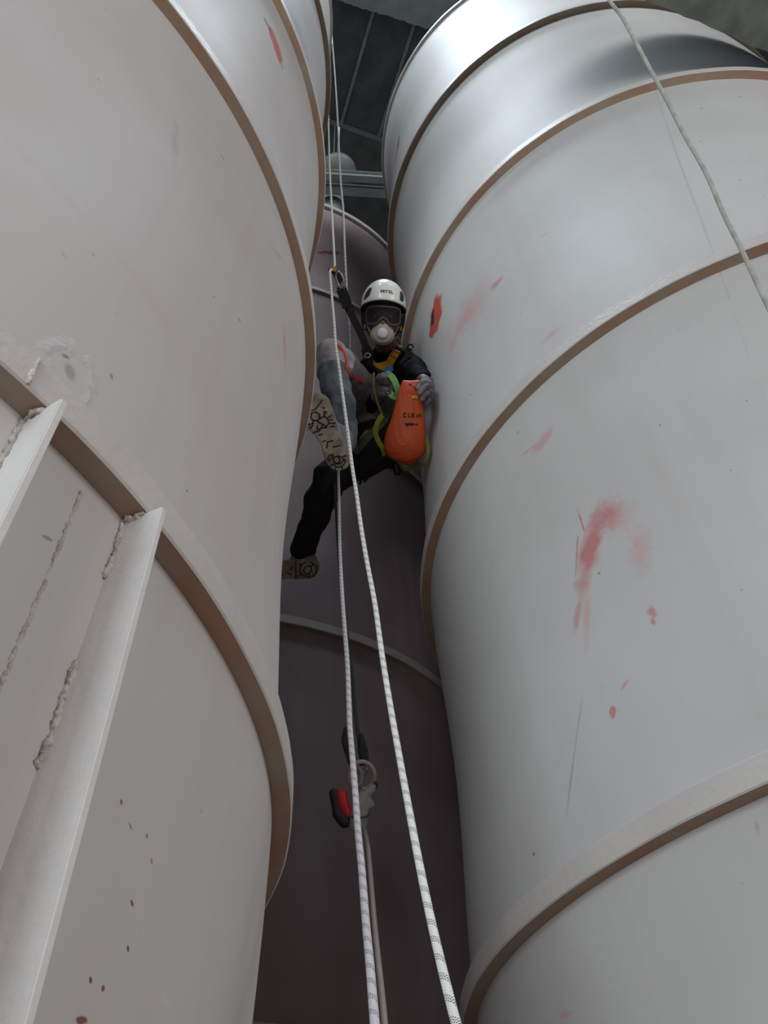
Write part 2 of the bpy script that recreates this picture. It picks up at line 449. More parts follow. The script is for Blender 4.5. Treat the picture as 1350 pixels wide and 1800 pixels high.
def bead(parent, pts, r, wob=.35, name='weld_bead'):
    """a run of lumpy overpainted weld along the points"""
    P = []
    for a, b in zip(pts, pts[1:]):
        n = max(3, int((b-a).length/(r*.28)))
        P += [a.lerp(b, i/n) for i in range(n)]
    P.append(pts[-1]); N_ = len(P)
    P = [p+Vector(fnoise.noise_vector(p*90))*r*.5*wob for p in P]
    vs, fs = tube_data(P, 1.0, 14); out = []
    for k, v in enumerate(vs):
        i = k//14; d = v-P[i]; q = P[i]+d*r
        amp = .62+.75*abs(fnoise.noise(q*110))+.55*fnoise.noise(q*260)+.25*fnoise.noise(q*700)
        end = min(1, (i+1)/5, (N_-i)/5)**.5
        out.append(P[i]+d*r*max(.15, amp)*end*(1+.25*wob*fnoise.noise(P[i]*45)))
    return mesh(name, out, fs, M_weld, parent, True)

LHS = [CAMZ+HL[0]-1.63, CAMZ+HL[0]]
def wall_pt(a, z, off=0): return CL.pt(a, CL.r+waist(LHS, z)+off, z)
# ---- right vessel
pr = [patch(CR, (764, 516), (760, 594), .16, ORED, .95, .25), patch(CR, (758, 545), (756, 575), .05, BLACK, .95, .3),
      patch(CR, (770, 615), (872, 485), .26, PINK, .55, .9), patch(CR, (852, 506), (880, 480), .06, RED, .65, .6),
      patch(CR, (800, 560), (776, 650), .10, PINK, .35, .9),
      patch(CR, (697, 238), (690, 292), .08, RED, .8, .3), patch(CR, (697, 236), (694, 262), .03, BLACK, .9, .3),
      patch(CR, (945, 606), (994, 570), .06, PINK, .55, .8), patch(CR, (930, 802), (972, 748), .06, PINK, .55, .5),
      patch(CR, (915, 800), (935, 785), .02, PINK, .5, .5), patch(CR, (938, 412), (968, 398), .025, PINK, .5, .8),
      patch(CR, (1034, 935), (1080, 862), .14, RED, .75, .9), patch(CR, (1060, 940), (1100, 865), .12, PINK, .45, .9),
      patch(CR, (1006, 888), (1018, 930), .007, RED, .8, .4),
      patch(CR, (1046, 885), (1008, 1048), .085, RED, .8, .6), patch(CR, (1006, 935), (1000, 1010), .010, RED, .6, .5),
      patch(CR, (1012, 1032), (998, 1115), .035, RED, .5, .7), patch(CR, (1022, 1020), (1020, 1175), .045, PINK, .6, .8),
      patch(CR, (1108, 910), (1126, 1010), .08, PINK, .5, .9), patch(CR, (1131, 1058), (1147, 1082), .026, RED, .6, .5),
      patch(CR, (1136, 1080), (1145, 1094), .014, RED, .6, .5), patch(CR, (1070, 1232), (1074, 1268), .022, RED, .7, .4),
      patch(CR, (1084, 1212), (1102, 1188), .016, PINK, .7, .5), patch(CR, (1022, 1180), (990, 1480), .010, srgb(150, 118, 116), .5, .8),
      patch(CR, (865, 1405), (872, 1385), .008, PINK, .5, .6), patch(CR, (975, 1790), (1010, 1775), .02, PINK, .5, .6),
      patch(CR, (1329, 1440), (1333, 1470), .01, PINK, .6, .6), patch(CR, (736, 300), (725, 320), .05, PINK, .4, .9),
      patch(CR, (1140, 130), (1340, 690), .012, srgb(140, 140, 138), .35, .8)]
rv = empty('storage_vessel', (CR.c.x, CR.c.y, 0), 'tall grey white ringed steel vessel filling the right side, with a long pink primer smear', 'vessel', 'ringed steel vessels')
shell(rv, CR, 0, CAMZ+7.90+.03, shell_mat('vessel_paint_right', pr, pimple=.1, tint=(.54, .55, .545, 1), tint2=(.50, .50, .495, 1)), HR)
for h in HR[:-1]: ring(rv, CR, CAMZ+h, .040, .057)
ring(rv, CR, CAMZ+HR[-1], .022, .05, 'top_rim', M_ring)
# small lug on the lowest ring
a, z = CR.ang(826, 1772)
p = CR.pt(a, CR.r+.035, CAMZ+HR[0]-.045); rd = Vector((math.cos(a), math.sin(a), 0)); td = Vector((-rd.y, rd.x, 0))
box('lug', p, rd*.05, td*.02, Z*.04, M_ring, rv, .002)

# ---- left vessel
pl = [patch(CL, (477, 42), (501, 118), .11, ORED, .85, .3), patch(CL, (466, 26), (482, 58), .03, BLACK, .85, .4),
      patch(CL, (172, 432), (178, 446), .012, PINK, .6, .6), patch(CL, (118, 432), (123, 450), .012, PINK, .5, .6),
      patch(CL, (505, 560), (512, 655), .05, RED, .35, .8), patch(CL, (474, 425), (505, 470), .03, RED, .3, .8),
      patch(CL, (247, 1577), (253, 1592), .006, RUST, .9, .4), patch(CL, (270, 1460), (271, 1474), .005, RUST, .8, .4),
      patch(CL, (205, 1726), (209, 1740), .008, RUST, .9, .4), patch(CL, (184, 1712), (187, 1724), .006, RUST, .9, .4),
      patch(CL, (246, 1660), (247, 1668), .005, RUST, .9, .4), patch(CL, (160, 1786), (182, 1790), .008, RUST, .9, .4),
      patch(CL, (224, 1400), (226, 1414), .006, RUST, .8, .4), patch(CL, (279, 1506), (281, 1516), .006, ORED, .6, .5),
      patch(CL, (238, 1440), (246, 1458), .003, RUST, .8, .4), patch(CL, (303, 1735), (320, 1770), .004, srgb(200, 195, 190), .9, .4),
      patch(CL, (500, 1000), (507, 1120), .08, PINK, .25, .9), patch(CL, (318, 200), (320, 290), .03, srgb(150, 150, 160), .4, .9),
      patch(CL, (112, 640), (138, 665), .035, srgb(150, 138, 134), .7, .5), patch(CL, (108, 622), (128, 628), .01, srgb(90, 88, 86), .7, .6),
      patch(CL, (75, 940), (95, 950), .006, RUST, .5, .4)]
lv = empty('storage_vessel', (CL.c.x, CL.c.y, 0), 'tall pinkish white ringed steel vessel on the left, with vertical fins under its lowest ring', 'vessel', 'ringed steel vessels')
ru = CL.uv(124, 655)
shell(lv, CL, 0, CAMZ+7.88+.03, shell_mat('vessel_paint_left', pl, (ru[0], ru[1], .055), pimple=.55, tint=(.535, .53, .53, 1), tint2=(.50, .478, .465, 1)), HL)
for h in HL[:-1]: ring(lv, CL, CAMZ+h, .033 if h > 1 else .036, .057)
ring(lv, CL, CAMZ+HL[-1], .018, .05, 'top_rim', M_ring)
def fin(px, py, w, th):
    """vertical radial plate with its root at pixel (px,py) just under the lowest ring"""
    a, z = CL.ang(px, py); rd = Vector((math.cos(a), math.sin(a), 0)); td = Vector((-rd.y, rd.x, 0))
    zt = CAMZ+HL[0]-.002
    c = CL.pt(a, CL.r+w/2-.015, (zt+.0)/2)
    # the plate leans forward a little at its outer edge
    f = box('vertical_fin', c, rd*(w/2+.015), td*th/2, Z*(zt/2), mat('fin_paint', (.72, .72, .71, 1), .45, noise=.06, scale=9, bump=.35, bscale=60), lv, .0015)
    side = -1
    for s_ in (-1, 1):
        zz = zt
        while zz > .9:
            ln = random.uniform(.05, .13)
            P = [wall_pt(a, zz-ln*k/5, .001)+td*s_*th*.5 for k in range(6)]
            bead(lv, P, random.uniform(.005, .008), 1.3)
            zz -= ln+random.uniform(.05, .13)
        # weld run along the top against the ring
        bead(lv, [CL.pt(a, CL.r+.002, zt-.003)+td*s_*th*.5, CL.pt(a, CL.r+.032, zt-.003)+td*s_*th*.5], .006, 1.0)
    return a
a1_ = fin(219, 926, .058, .010)
a2_ = fin(48, 745, .058, .010)
am, z = CL.ang(148, 852)
bead(lv, [wall_pt(am, CAMZ+HL[0]-.02-k*.05, -.001) for k in range(26)], .0032, .8, 'seam_weld')
# lumpy repair weld where the ring plates meet, upper left corner
for (px, py) in ((8, 600), (30, 622), (48, 640), (20, 640), (52, 655), (36, 660)):
    p = CL.hit(px, py); a = math.atan2(p.y-CL.c.y, p.x-CL.c.x)
a, z = CL.ang(45, 640)
for i in range(1):
    zc = CAMZ+HL[0]
    bead(lv, [CL.pt(a, CL.r+.0365, zc+.003), CL.pt(a-.002, CL.r+.0365, zc+.054)], .0035, 1.0)
    bead(lv, [CL.pt(a-.004, CL.r+.003, zc+.058), CL.pt(a-.05, CL.r+.003, zc+.058)], .006, 1.2)

# ---- far vessel
pt = [patch(CT, (560, 440), (604, 441), .07, srgb(120, 42, 36), .9, .3), patch(CT, (604, 945), (608, 955), .03, srgb(180, 176, 170), .7, .5),
      patch(CT, (700, 1340), (704, 1520), .03, PINK, .2, .9)]
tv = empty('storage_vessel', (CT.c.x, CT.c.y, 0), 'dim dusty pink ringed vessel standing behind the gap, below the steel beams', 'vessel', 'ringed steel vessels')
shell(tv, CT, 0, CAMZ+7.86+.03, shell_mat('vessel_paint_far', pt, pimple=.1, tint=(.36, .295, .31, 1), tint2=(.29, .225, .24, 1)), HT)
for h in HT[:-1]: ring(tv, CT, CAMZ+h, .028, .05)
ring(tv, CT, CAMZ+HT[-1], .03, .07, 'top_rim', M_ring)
# bracket at the rim beside the right vessel, and two small lifting eyes
zt = CAMZ+HT[-1]+.05
for (px, py, s_) in ((678, 405, .05), (627, 372, .022), (619, 368, .015)):
    p = on_z(px, py, HT[-1]+.06); a = math.atan2(p.y-CT.c.y, p.x-CT.c.x)
    p = CT.pt(a, CT.r-.02, zt+s_*.5); rd = Vector((math.cos(a), math.sin(a), 0)); td = Vector((-rd.y, rd.x, 0))
    box('rim_bracket', p, rd*.03, td*s_*.6, Z*s_*.7, M_ring, tv, .003)
#PERSON#
# ------------------------------------------------------------------ the rope access worker
from mathutils.bvhtree import BVHTree
CU = ROT @ Vector((0, 1, 0)); CX = ROT @ Vector((1, 0, 0)); CZ = ROT @ Vector((0, 0, 1))     # image up, right, towards the viewer
def bvh(*obs):
    vs = []; fs = []
    for o in obs:
        M = o.matrix_basis if o.parent is None else o.parent.matrix_basis @ o.matrix_basis
        if o.parent is not None and o.parent.parent is not None: M = o.parent.parent.matrix_basis @ M
        b = len(vs); vs += [M @ v.co for v in o.data.vertices]; fs += [[b+i for i in p.vertices] for p in o.data.polygons]
    return BVHTree.FromPolygons(vs, fs)
def cast(tree, px, py, off=.003, d=4.0):
    r = ray(px, py); h = tree.ray_cast(CAM, r)
    if h[0] is None or h[3] > d+.6: return at(px, py, d), -r
    n = h[1] if h[1].dot(r) < 0 else -h[1]
    return h[0]-r*off, (n*.6-r*.4).normalized()
def strap(name, tree, pxs, width, material, parent, off=.005, d=4.0, n=6, thick=.003):
    Pn = [cast(tree, x, y, off, d) for x, y in pxs]
    return ribbon(name, [p for p, _ in Pn], width, [q for _, q in Pn], material, parent, thick, n)
M_skin = mat('skin', srgb(104, 76, 66), .55, noise=.1, scale=30)
M_jack = mat('black_jersey', srgb(11, 10, 11), .85, noise=.3, scale=25, bump=.5, bscale=200)
M_jack.node_tree.nodes['Principled BSDF'].inputs['Specular IOR Level'].default_value = .1
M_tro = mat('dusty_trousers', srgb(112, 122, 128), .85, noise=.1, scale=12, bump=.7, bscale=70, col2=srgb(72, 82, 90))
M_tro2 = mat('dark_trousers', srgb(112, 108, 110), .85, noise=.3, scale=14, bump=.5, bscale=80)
M_tro3 = mat('shaded_trousers', srgb(22, 21, 21), .9, noise=.3, scale=14)  # same trousers, with the shade put into the colour
M_knee = mat('highlit_knee_cloth', srgb(160, 160, 164), .85, noise=.3, scale=18, bump=.6, bscale=90)  # pale knee panel, the knee's highlight put into its colour
M_boot = mat('dusty_boot_leather', srgb(138, 144, 148), .8, noise=.25, scale=16, bump=.5, bscale=60)
M_sole = mat('dusty_rubber_sole', srgb(176, 166, 148), .85, noise=.3, scale=22, bump=.5, bscale=90, col2=srgb(130, 118, 104))
M_groove = mat('sole_groove', srgb(30, 27, 25), .9)
M_glove = mat('grey_glove', srgb(136, 126, 132), .8, noise=.35, scale=30, bump=.6, bscale=120, col2=srgb(88, 80, 88))
M_helm = mat('white_helmet_shell', srgb(226, 232, 228), .3, noise=.04, scale=8, coat=.3)
M_blk = mat('black_plastic', srgb(16, 16, 18), .5)
M_web = mat('black_webbing', srgb(24, 24, 28), .8, bump=.5, bscale=300)
M_yel = mat('yellow_webbing', srgb(206, 150, 18), .75, noise=.2, scale=40, bump=.5, bscale=300)
M_grn = mat('green_webbing', srgb(122, 188, 112), .75, noise=.2, scale=30, bump=.4, bscale=300)
M_dgrn = mat('worn_green_webbing', srgb(92, 104, 78), .8, noise=.35, scale=40, bump=.4, bscale=300)
M_lime = mat('lime_sling', srgb(168, 178, 60), .75, noise=.2, scale=30)
M_org = mat('orange_pvc_fabric', srgb(206, 86, 28), .55, noise=.15, scale=9, bump=.5, bscale=30, col2=srgb(196, 78, 34))
M_red = mat('red_plastic', srgb(196, 22, 40), .45, noise=.1)
M_piping = mat('red_piping', srgb(206, 48, 34), .7)
M_mask = mat('respirator_white', srgb(186, 182, 172), .85, noise=.06, scale=30, bump=.3, bscale=120)
M_valve = mat('respirator_valve_white', srgb(226, 226, 232), .5)
M_metal = mat('dull_metal', srgb(140, 142, 144), .35, .9)
M_gold = mat('gold_anodised', srgb(206, 140, 50), .4, .5)

person = empty('person', at(655, 775, 3.98), 'person in white helmet, goggles and dust mask, wedged between two vessels on ropes', 'person')
p0 = person
J = dict(neck=at(684, 624, 4.27), head=at(674, 560, 4.15), shl=at(724, 645, 4.18), shr=at(634, 662, 4.28), chest=at(684, 672, 4.28),
         belly=at(670, 720, 4.20), pel=at(664, 756, 4.12), elL=at(735, 662, 3.96), wrL=at(749, 672, 3.76), elR=at(640, 722, 4.12), wrR=at(662, 700, 3.93),
         hipR=at(660, 716, 4.13), hipL=at(676, 782, 4.02), kneR=at(581, 623, 3.80), ankR=at(604, 768, 3.56), kneL=at(577, 842, 3.66), ankL=at(530, 975, 3.78))
ANKOFF = 0
hd = -ray(674, 560); hu = (CU-CU.dot(hd)*hd).normalized(); hr = hu.cross(hd)
if hr.dot(CX) < 0: hr = -hr
tlt = math.radians(3); hu, hr = (hu*math.cos(tlt)-hr*math.sin(tlt)*-1).normalized(), (hr*math.cos(tlt)-hu*math.sin(tlt)).normalized()
# body: one continuous skin from head to feet
skull = at(674, 552, 4.15)
def HP(x, y, z): return skull+hr*x+hu*y+hd*z
segs = [(J['neck'], .062, at(676, 596, 4.19), .052), (J['neck'], .07, J['chest'], .10), (J['chest'], .11, J['belly'], .105), (J['belly'], .105, J['pel'], .12),
        (J['neck'], .06, J['shl'], .052), (J['neck'], .06, J['shr'], .052), (J['shl'], .05, J['elL'], .038), (J['elL'], .038, J['wrL'], .026),
        (J['shr'], .05, J['elR'], .038), (J['elR'], .038, J['wrR'], .026), (J['hipR'], .085, J['kneR'], .052), (J['kneR'], .052, J['ankR'], .038),
        (J['hipL'], .085, J['kneL'], .052), (J['kneL'], .052, J['ankL'], .036),
        (HP(0, -.02, .075), .017, HP(0, -.045, .097), .019),                # nose
        (HP(-.055, -.03, .02), .035, HP(0, -.10, .045), .032), (HP(.055, -.03, .02), .035, HP(0, -.10, .045), .032),   # jaw
        (HP(-.03, .012, .082), .012, HP(.03, .012, .082), .012)]             # brow
ell = [(skull, (hr*.076, hu*.10, hd*.092), 0), (HP(-.08, -.02, -.005), (hr*.012, hu*.03, hd*.018), 0), (HP(.08, -.02, -.005), (hr*.012, hu*.03, hd*.018), 0),
       (HP(0, -.083, .082), (hr*.025, hu*.008, hd*.012), 0), (HP(0, -.092, .08), (hr*.022, hu*.007, hd*.011), 0)]
body = blob('body', segs, .0075, M_skin, person, 3, ell)
for s_ in (-1, 1):
    lathe('eye', HP(.031*s_, -.01, .066), hd, [(0, .004), (.006, .011), (.012, .009), (.015, .002)], mat('eye_white', srgb(200, 195, 190), .3), body, 16)
    lathe('iris', HP(.031*s_, -.01, .077), hd, [(0, .006), (.0045, .001)], mat('iris_brown', srgb(40, 26, 20), .2), body, 12)
# jacket
jacket = blob('jersey', [(at(679, 610, 4.23), .058, at(684, 626, 4.27), .074), (at(682, 620, 4.27), .066, J['chest'], .125), (J['chest'], .125, J['belly'], .125), (J['belly'], .125, J['pel'], .135),
                (J['neck'], .072, J['shl'], .066), (J['neck'], .072, J['shr'], .066), (J['shl'], .066, J['elL'], .052), (J['elL'], .052, at(744, 668, 3.86), .040),
                (J['shr'], .062, J['elR'], .05), (J['elR'], .05, J['wrR'], .036)], .009, M_jack, person, 3, wrinkle=.022, wscale=14)
# trousers: the raised leg is pale with dust, the hanging leg and seat have shade painted in as black
def mid(a, b, t): return a.lerp(b, t)
kr = J['kneR']
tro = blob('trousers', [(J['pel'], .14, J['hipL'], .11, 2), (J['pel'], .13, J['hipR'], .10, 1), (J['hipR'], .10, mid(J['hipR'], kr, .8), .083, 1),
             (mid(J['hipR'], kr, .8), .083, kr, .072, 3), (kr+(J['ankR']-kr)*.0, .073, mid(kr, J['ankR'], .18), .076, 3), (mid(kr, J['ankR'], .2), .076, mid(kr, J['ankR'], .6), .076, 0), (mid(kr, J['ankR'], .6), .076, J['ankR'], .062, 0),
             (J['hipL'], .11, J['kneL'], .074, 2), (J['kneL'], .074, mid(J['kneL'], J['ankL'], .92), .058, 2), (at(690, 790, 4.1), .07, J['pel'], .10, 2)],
           .009, [M_tro, M_tro2, M_tro3, M_knee], person, 3, wrinkle=.035, wscale=11)
# red piping round the thigh by the knee
T_tro = bvh(tro)
strap('piping', T_tro, [(594, 606), (603, 617), (609, 634), (610, 650), (622, 663), (640, 671)], .012, M_piping, person, .007, 3.9)
strap('reflective_patch', T_tro, [(610, 622), (616, 633), (617, 648)], .022, mat('reflective_grey', srgb(150, 150, 155), .5), person, .002, 3.9)
strap('seam', T_tro, [(600, 650), (603, 690), (606, 730)], .004, M_tro2, person, .002, 3.7)
# boots
def boot(outline, p_at, up_shift, name, shaft, cut=None):
    c = at(*p_at); n = -ray(p_at[0], p_at[1])
    n = (n+CU*(-.12)).normalized()
    poly = [on_plane(x, y, c, n) for x, y in outline]
    # smooth the outline
    poly = catmull(poly+[poly[0]], 4)[:-1]
    root = None
    lens = [p-c for p in poly]
    heel, toe = shaft[0], shaft[1]
    H = on_plane(*heel, c, n)-n*.062; T = on_plane(*toe, c, n)-n*.052; Mi = H.lerp(T, .5)-n*.012
    up_ = blob(name, [(H, .044, Mi, .042), (Mi, .042, T, .040), (H-n*.01, .046, shaft[2], .052), (Mi, .042, shaft[2], .045)], .007, M_boot, person, 3, wrinkle=.006, wscale=25)
    so = prism('sole', poly, -n, .026, M_sole, up_, .003)
    return up_, so, c, n
o1 = [(555, 690), (546, 705), (541, 738), (551, 762), (564, 781), (569, 800), (577, 819), (593, 828), (610, 822), (615, 809), (607, 790), (598, 768), (591, 740), (582, 713), (571, 696)]
up1, sole1, c1, n1 = boot(o1, (583, 763, 3.36), 0, 'boot', ((594, 800), (563, 712), J['ankR']))
def treads(strokes, c, n, parent, w):
    vs = []; fs = []
    for pts in strokes:
        P = [on_plane(x, y, c, n)+n*.0008 for x, y in pts]
        for a, b in zip(P, P[1:]):
            d = (b-a).normalized(); v_, f_ = boxdata((a+b)/2, d*((b-a).length/2+w*.4), n.cross(d)*w/2, n*.0012)
            fs += [tuple(i+len(vs) for i in f) for f in f_]; vs += v_
    o = mesh('tread_grooves', vs, fs, M_groove, parent); o['kind'] = 'stuff'; return o
g = lambda pts: [(530+.1852*x, 580+.1852*y) for x, y in pts]
GR = [[(200, 665), (165, 710), (140, 745), (85, 770)], [(95, 790), (90, 830), (110, 855), (150, 860), (175, 840), (170, 800), (135, 775), (95, 790)],
      [(175, 835), (215, 820), (245, 835), (265, 885), (235, 915), (205, 895), (175, 880), (150, 860)], [(215, 820), (225, 790), (215, 770)], [(245, 835), (280, 815)],
      [(265, 885), (320, 885)], [(65, 900), (110, 885), (105, 910), (75, 935)], [(105, 980), (135, 965), (175, 955)], [(110, 885), (115, 860)], [(205, 895), (185, 930), (240, 925)],
      [(275, 915), (315, 915)], [(150, 905), (150, 935), (180, 945)], [(165, 1000), (200, 985)], [(270, 850), (295, 852)], [(205, 735), (218, 742)], [(230, 775), (243, 780)],
      [(300, 1180), (265, 1190), (250, 1230), (262, 1245), (290, 1215), (300, 1180)], [(350, 1195), (385, 1210), (410, 1190)], [(255, 1305), (290, 1275)],
      [(300, 1270), (335, 1300), (370, 1300), (400, 1280), (420, 1240), (400, 1220), (390, 1250), (365, 1270), (330, 1270), (310, 1250)],
      [(310, 1205), (345, 1200), (365, 1225), (360, 1255), (330, 1265), (305, 1245), (310, 1205)], [(385, 1300), (390, 1322)], [(325, 1310), (320, 1325)], [(400, 1200), (425, 1195)],
      [(240, 1120), (250, 1060), (300, 1050)], [(200, 1060), (230, 1050)], [(300, 1110), (370, 1095)]]
treads([g(q) for q in GR], c1, n1, up1, .0045)
h = lambda pts: [(480+.2667*x, 800+.2667*y) for x, y in pts]
o2 = h([(40, 700), (100, 692), (170, 690), (240, 680), (290, 685), (300, 715), (296, 760), (280, 795), (240, 815), (170, 818), (100, 815), (40, 812)])
up2, sole2, c2, n2 = boot(o2, (535, 1000, 3.7), 0, 'boot', ((545, 998), (505, 1000), J['ankL']+Vector((0, 0, .02))))
treads([h(q) for q in ([(215, 705), (180, 725), (175, 770), (200, 795), (235, 800)], [(250, 705), (285, 730), (285, 775), (262, 800)], [(170, 715), (190, 735)], [(270, 715), (250, 735)], [(240, 780), (245, 810)], [(190, 780), (165, 800)],
          [(215, 735), (200, 760), (215, 785), (240, 780), (255, 755), (240, 730), (215, 735)], [(150, 700), (150, 815)], [(130, 735), (110, 760)], [(120, 790), (90, 770)])], c2, n2, up2, .0045)
# gloves: palm, four fingers and a thumb grown as one surface
gl = blob('glove', [(J['wrL'], .030, at(751, 682, 3.70), .034), (at(749, 676, 3.68), .020, at(755, 694, 3.68), .026),
    (at(747, 671, 3.66), .0125, at(740, 673, 3.60), .0125), (at(740, 673, 3.60), .0125, at(735, 683, 3.565), .0105),
    (at(752, 678, 3.65), .0125, at(744, 682, 3.575), .0125), (at(744, 682, 3.575), .0125, at(737, 692, 3.56), .0105),
    (at(756, 688, 3.65), .0125, at(749, 693, 3.58), .0125), (at(749, 693, 3.58), .0125, at(742, 702, 3.565), .0105),
    (at(758, 699, 3.66), .012, at(753, 704, 3.60), .0115), (at(753, 704, 3.60), .0115, at(747, 711, 3.59), .0095),
    (at(750, 676, 3.70), .014, at(741, 680, 3.69), .013), (at(741, 680, 3.69), .013, at(735, 690, 3.68), .011)], .0038, M_glove, person, 2)
gl2 = blob('glove', [(J['wrR'], .032, at(668, 690, 3.87), .034), (at(664, 684, 3.86), .026, at(680, 684, 3.86), .026),
    (at(664, 674, 3.84), .0125, at(664, 664, 3.82), .012), (at(664, 664, 3.82), .012, at(667, 660, 3.85), .010),
    (at(671, 672, 3.83), .0125, at(672, 661, 3.81), .012), (at(672, 661, 3.81), .012, at(674, 657, 3.85), .010),
    (at(678, 673, 3.83), .0125, at(680, 662, 3.81), .012), (at(680, 662, 3.81), .012, at(681, 658, 3.85), .010),
    (at(684, 677, 3.84), .012, at(687, 668, 3.82), .011), (at(687, 668, 3.82), .011, at(687, 664, 3.85), .009),
    (at(676, 694, 3.85), .014, at(686, 688, 3.82), .013), (at(686, 688, 3.82), .013, at(690, 680, 3.82), .011)], .0038, M_glove, person, 2)
# helmet
ht = math.radians(13); hU = hu*math.cos(ht)-hd*math.sin(ht); hF = hd*math.cos(ht)+hu*math.sin(ht)
hc = at(674, 540, 4.15)
def helm(a, e, k=1.0, off=0):
    a = math.radians(a); e = math.radians(e)
    d = hr*math.sin(a)*math.cos(e)*.111+hF*math.cos(a)*math.cos(e)*.132+hU*math.sin(e)*.134
    return hc+d*k+d.normalized()*off
def e0(a):
    a = abs((a+180) % 360-180)
    return 3*math.cos(math.radians(a*2))-2 if a < 90 else -5-14*((a-90)/90)
vs = []; fs = []; NA, NE = 64, 14
for i in range(NE):
    for k in range(NA):
        a = 360*k/NA; e = e0(a)+(88-e0(a))*i/(NE-1)
        # shallow ribs running back over the crown
        vs.append(helm(a, e, 1+.010*(abs(math.sin(math.radians(a)))**6)*(i > 2)*(i < 10)+(.022 if i == 0 else 0)))
for i in range(NE-1):
    for k in range(NA): fs.append((i*NA+k, i*NA+(k+1) % NA, (i+1)*NA+(k+1) % NA, (i+1)*NA+k))
fs.append(tuple(range((NE-1)*NA, NE*NA)))
hel = mesh('helmet', vs, fs, M_helm, person, True)
sm = hel.modifiers.new('shell', 'SOLIDIFY'); sm.thickness = .004; sm.offset = -1
bm = bmesh.new(); bm.from_mesh(hel.data); bmesh.ops.recalc_face_normals(bm, faces=bm.faces); bm.to_mesh(hel.data); bm.free()
tube('helmet_rim', [helm(360*k/48, e0(360*k/48)-1, 1.0) for k in range(48)], .0045, M_blk, hel, 8, True)
# inner liner, dark
lv_ = []; lf = []
for i in range(8):
    for k in range(48):
        a = 360*k/48; lv_.append(helm(a, e0(a)-2+(80-e0(a))*i/7, .93))
for i in range(7):
    for k in range(48): lf.append((i*48+k, i*48+(k+1) % 48, (i+1)*48+(k+1) % 48, (i+1)*48+k))
mesh('liner', lv_, lf, M_blk, hel, True)
for s_ in (-1, 1):
    shp = [(44, 8), (50, 26), (58, 28), (64, 22), (60, 10), (52, 5)] if s_ > 0 else [(40, 12), (38, 28), (46, 31), (55, 22), (60, 6), (50, 8)]
    shp = [(v.x, v.y) for v in catmull([Vector((a, e, 0)) for a, e in shp+[shp[0]]], 3)[:-1]]
    ca = sum(a for a, e in shp)/len(shp); ce = sum(e for a, e in shp)/len(shp); vs = []; fs = []; m_ = len(shp)
    for i in range(4):
        for a, e in shp:
            k_ = i/3; vs.append(helm(s_*(ca+(a-ca)*k_), ce+(e-ce)*k_, 1.012, .0016))
    for i in range(3):
        for k in range(m_): fs.append((i*m_+k, i*m_+(k+1) % m_, (i+1)*m_+(k+1) % m_, (i+1)*m_+k))
    mesh('vent', vs, fs, M_blk, hel, True)
fc = bpy.data.curves.new('logo', 'FONT'); fc.body = 'PETZL'; fc.size = .026; fc.align_x = 'CENTER'; fc.extrude = .0006; fc.offset = .0005
to = bpy.data.objects.new('t', fc); COL.objects.link(to)
me = bpy.data.meshes.new_from_object(to.evaluated_get(bpy.context.evaluated_depsgraph_get())); bpy.data.objects.remove(to)
b_ = helm(7, 17, 1.0); lx = (helm(12, 21)-helm(2, 21)).normalized(); ly = (helm(7, 27)-helm(7, 17)); ly = (ly-ly.dot(lx)*lx).normalized(); ln_ = lx.cross(ly)
if ln_.dot(b_-hc) < 0: ln_ = -ln_
def wrap(v):
    q = b_+lx*v.x*.9+ly*v.y*.8; dd = (q-hc)
    loc = Vector((dd.dot(hr)/.111, dd.dot(hF)/.132, dd.dot(hU)/.134)); return hc+dd/loc.length*1.0+dd.normalized()*(.0012+v.z)
for v in me.vertices: v.co = wrap(v.co)
me.name = 'logo'; link('logo', me, M_blk, hel)
# ear pods / headband clips and chin strap
for s_ in (-1, 1):
    tube('chin_strap', catmull([HP(.092*s_, -.01, 0), HP(.088*s_, -.05, .02), HP(.06*s_, -.105, .04), HP(.02*s_, -.135, .055)]), .006, M_web, hel, 6)
    box('strap_buckle', HP(.088*s_, -.065, .02), hr*.006, hu*.012, hd*.009, M_metal if s_ < 0 else M_gold, hel, .002)
    tube('nape_strap', catmull([HP(.098*s_, .01, -.02), HP(.096*s_, -.04, -.03), HP(.085*s_, -.08, -.02)]), .013, M_blk, hel, 8)
# goggles
def gog(a, h, k=0): a = math.radians(a); return HP(math.sin(a)*(.090+k), h, .020+math.cos(a)*(.088+k))
def gb(a): return -.052+.034*math.exp(-(a/17)**2)+.012*(abs(a)/62)**4
def gt(a): return .034-.014*(abs(a)/62)**4
vs = []; fs = []; AN = [-62+124*i/30 for i in range(31)]
for a in AN:
    for j in range(7): vs.append(gog(a, gb(a)+(gt(a)-gb(a))*j/6, .004))
for i in range(30):
    for j in range(6): fs.append((i*7+j, i*7+7+j, i*7+8+j, i*7+1+j))
M_lens = bpy.data.materials.new('smoky_lens'); M_lens.use_nodes = True
lb = M_lens.node_tree.nodes['Principled BSDF']; lb.inputs['Base Color'].default_value = (.12, .12, .13, 1); lb.inputs['Roughness'].default_value = .12
lb.inputs['Transmission Weight'].default_value = .85; lb.inputs['IOR'].default_value = 1.2; lb.inputs['Alpha'].default_value = .8
gogf = tube('goggles', [gog(a, gt(a)) for a in AN]+[gog(a, gb(a)) for a in AN[::-1]], .0065, mat('goggle_frame', srgb(74, 76, 78), .4), person, 8, True)
mesh('lens', vs, fs, M_lens, gogf, True)
for s_ in (-1, 1):
    ribbon('goggle_strap', [gog(62*s_, -.005), HP(.098*s_, -.002, .0), HP(.092*s_, 0, -.05)], .022, [hr*s_]*3, M_web, gogf, .003)
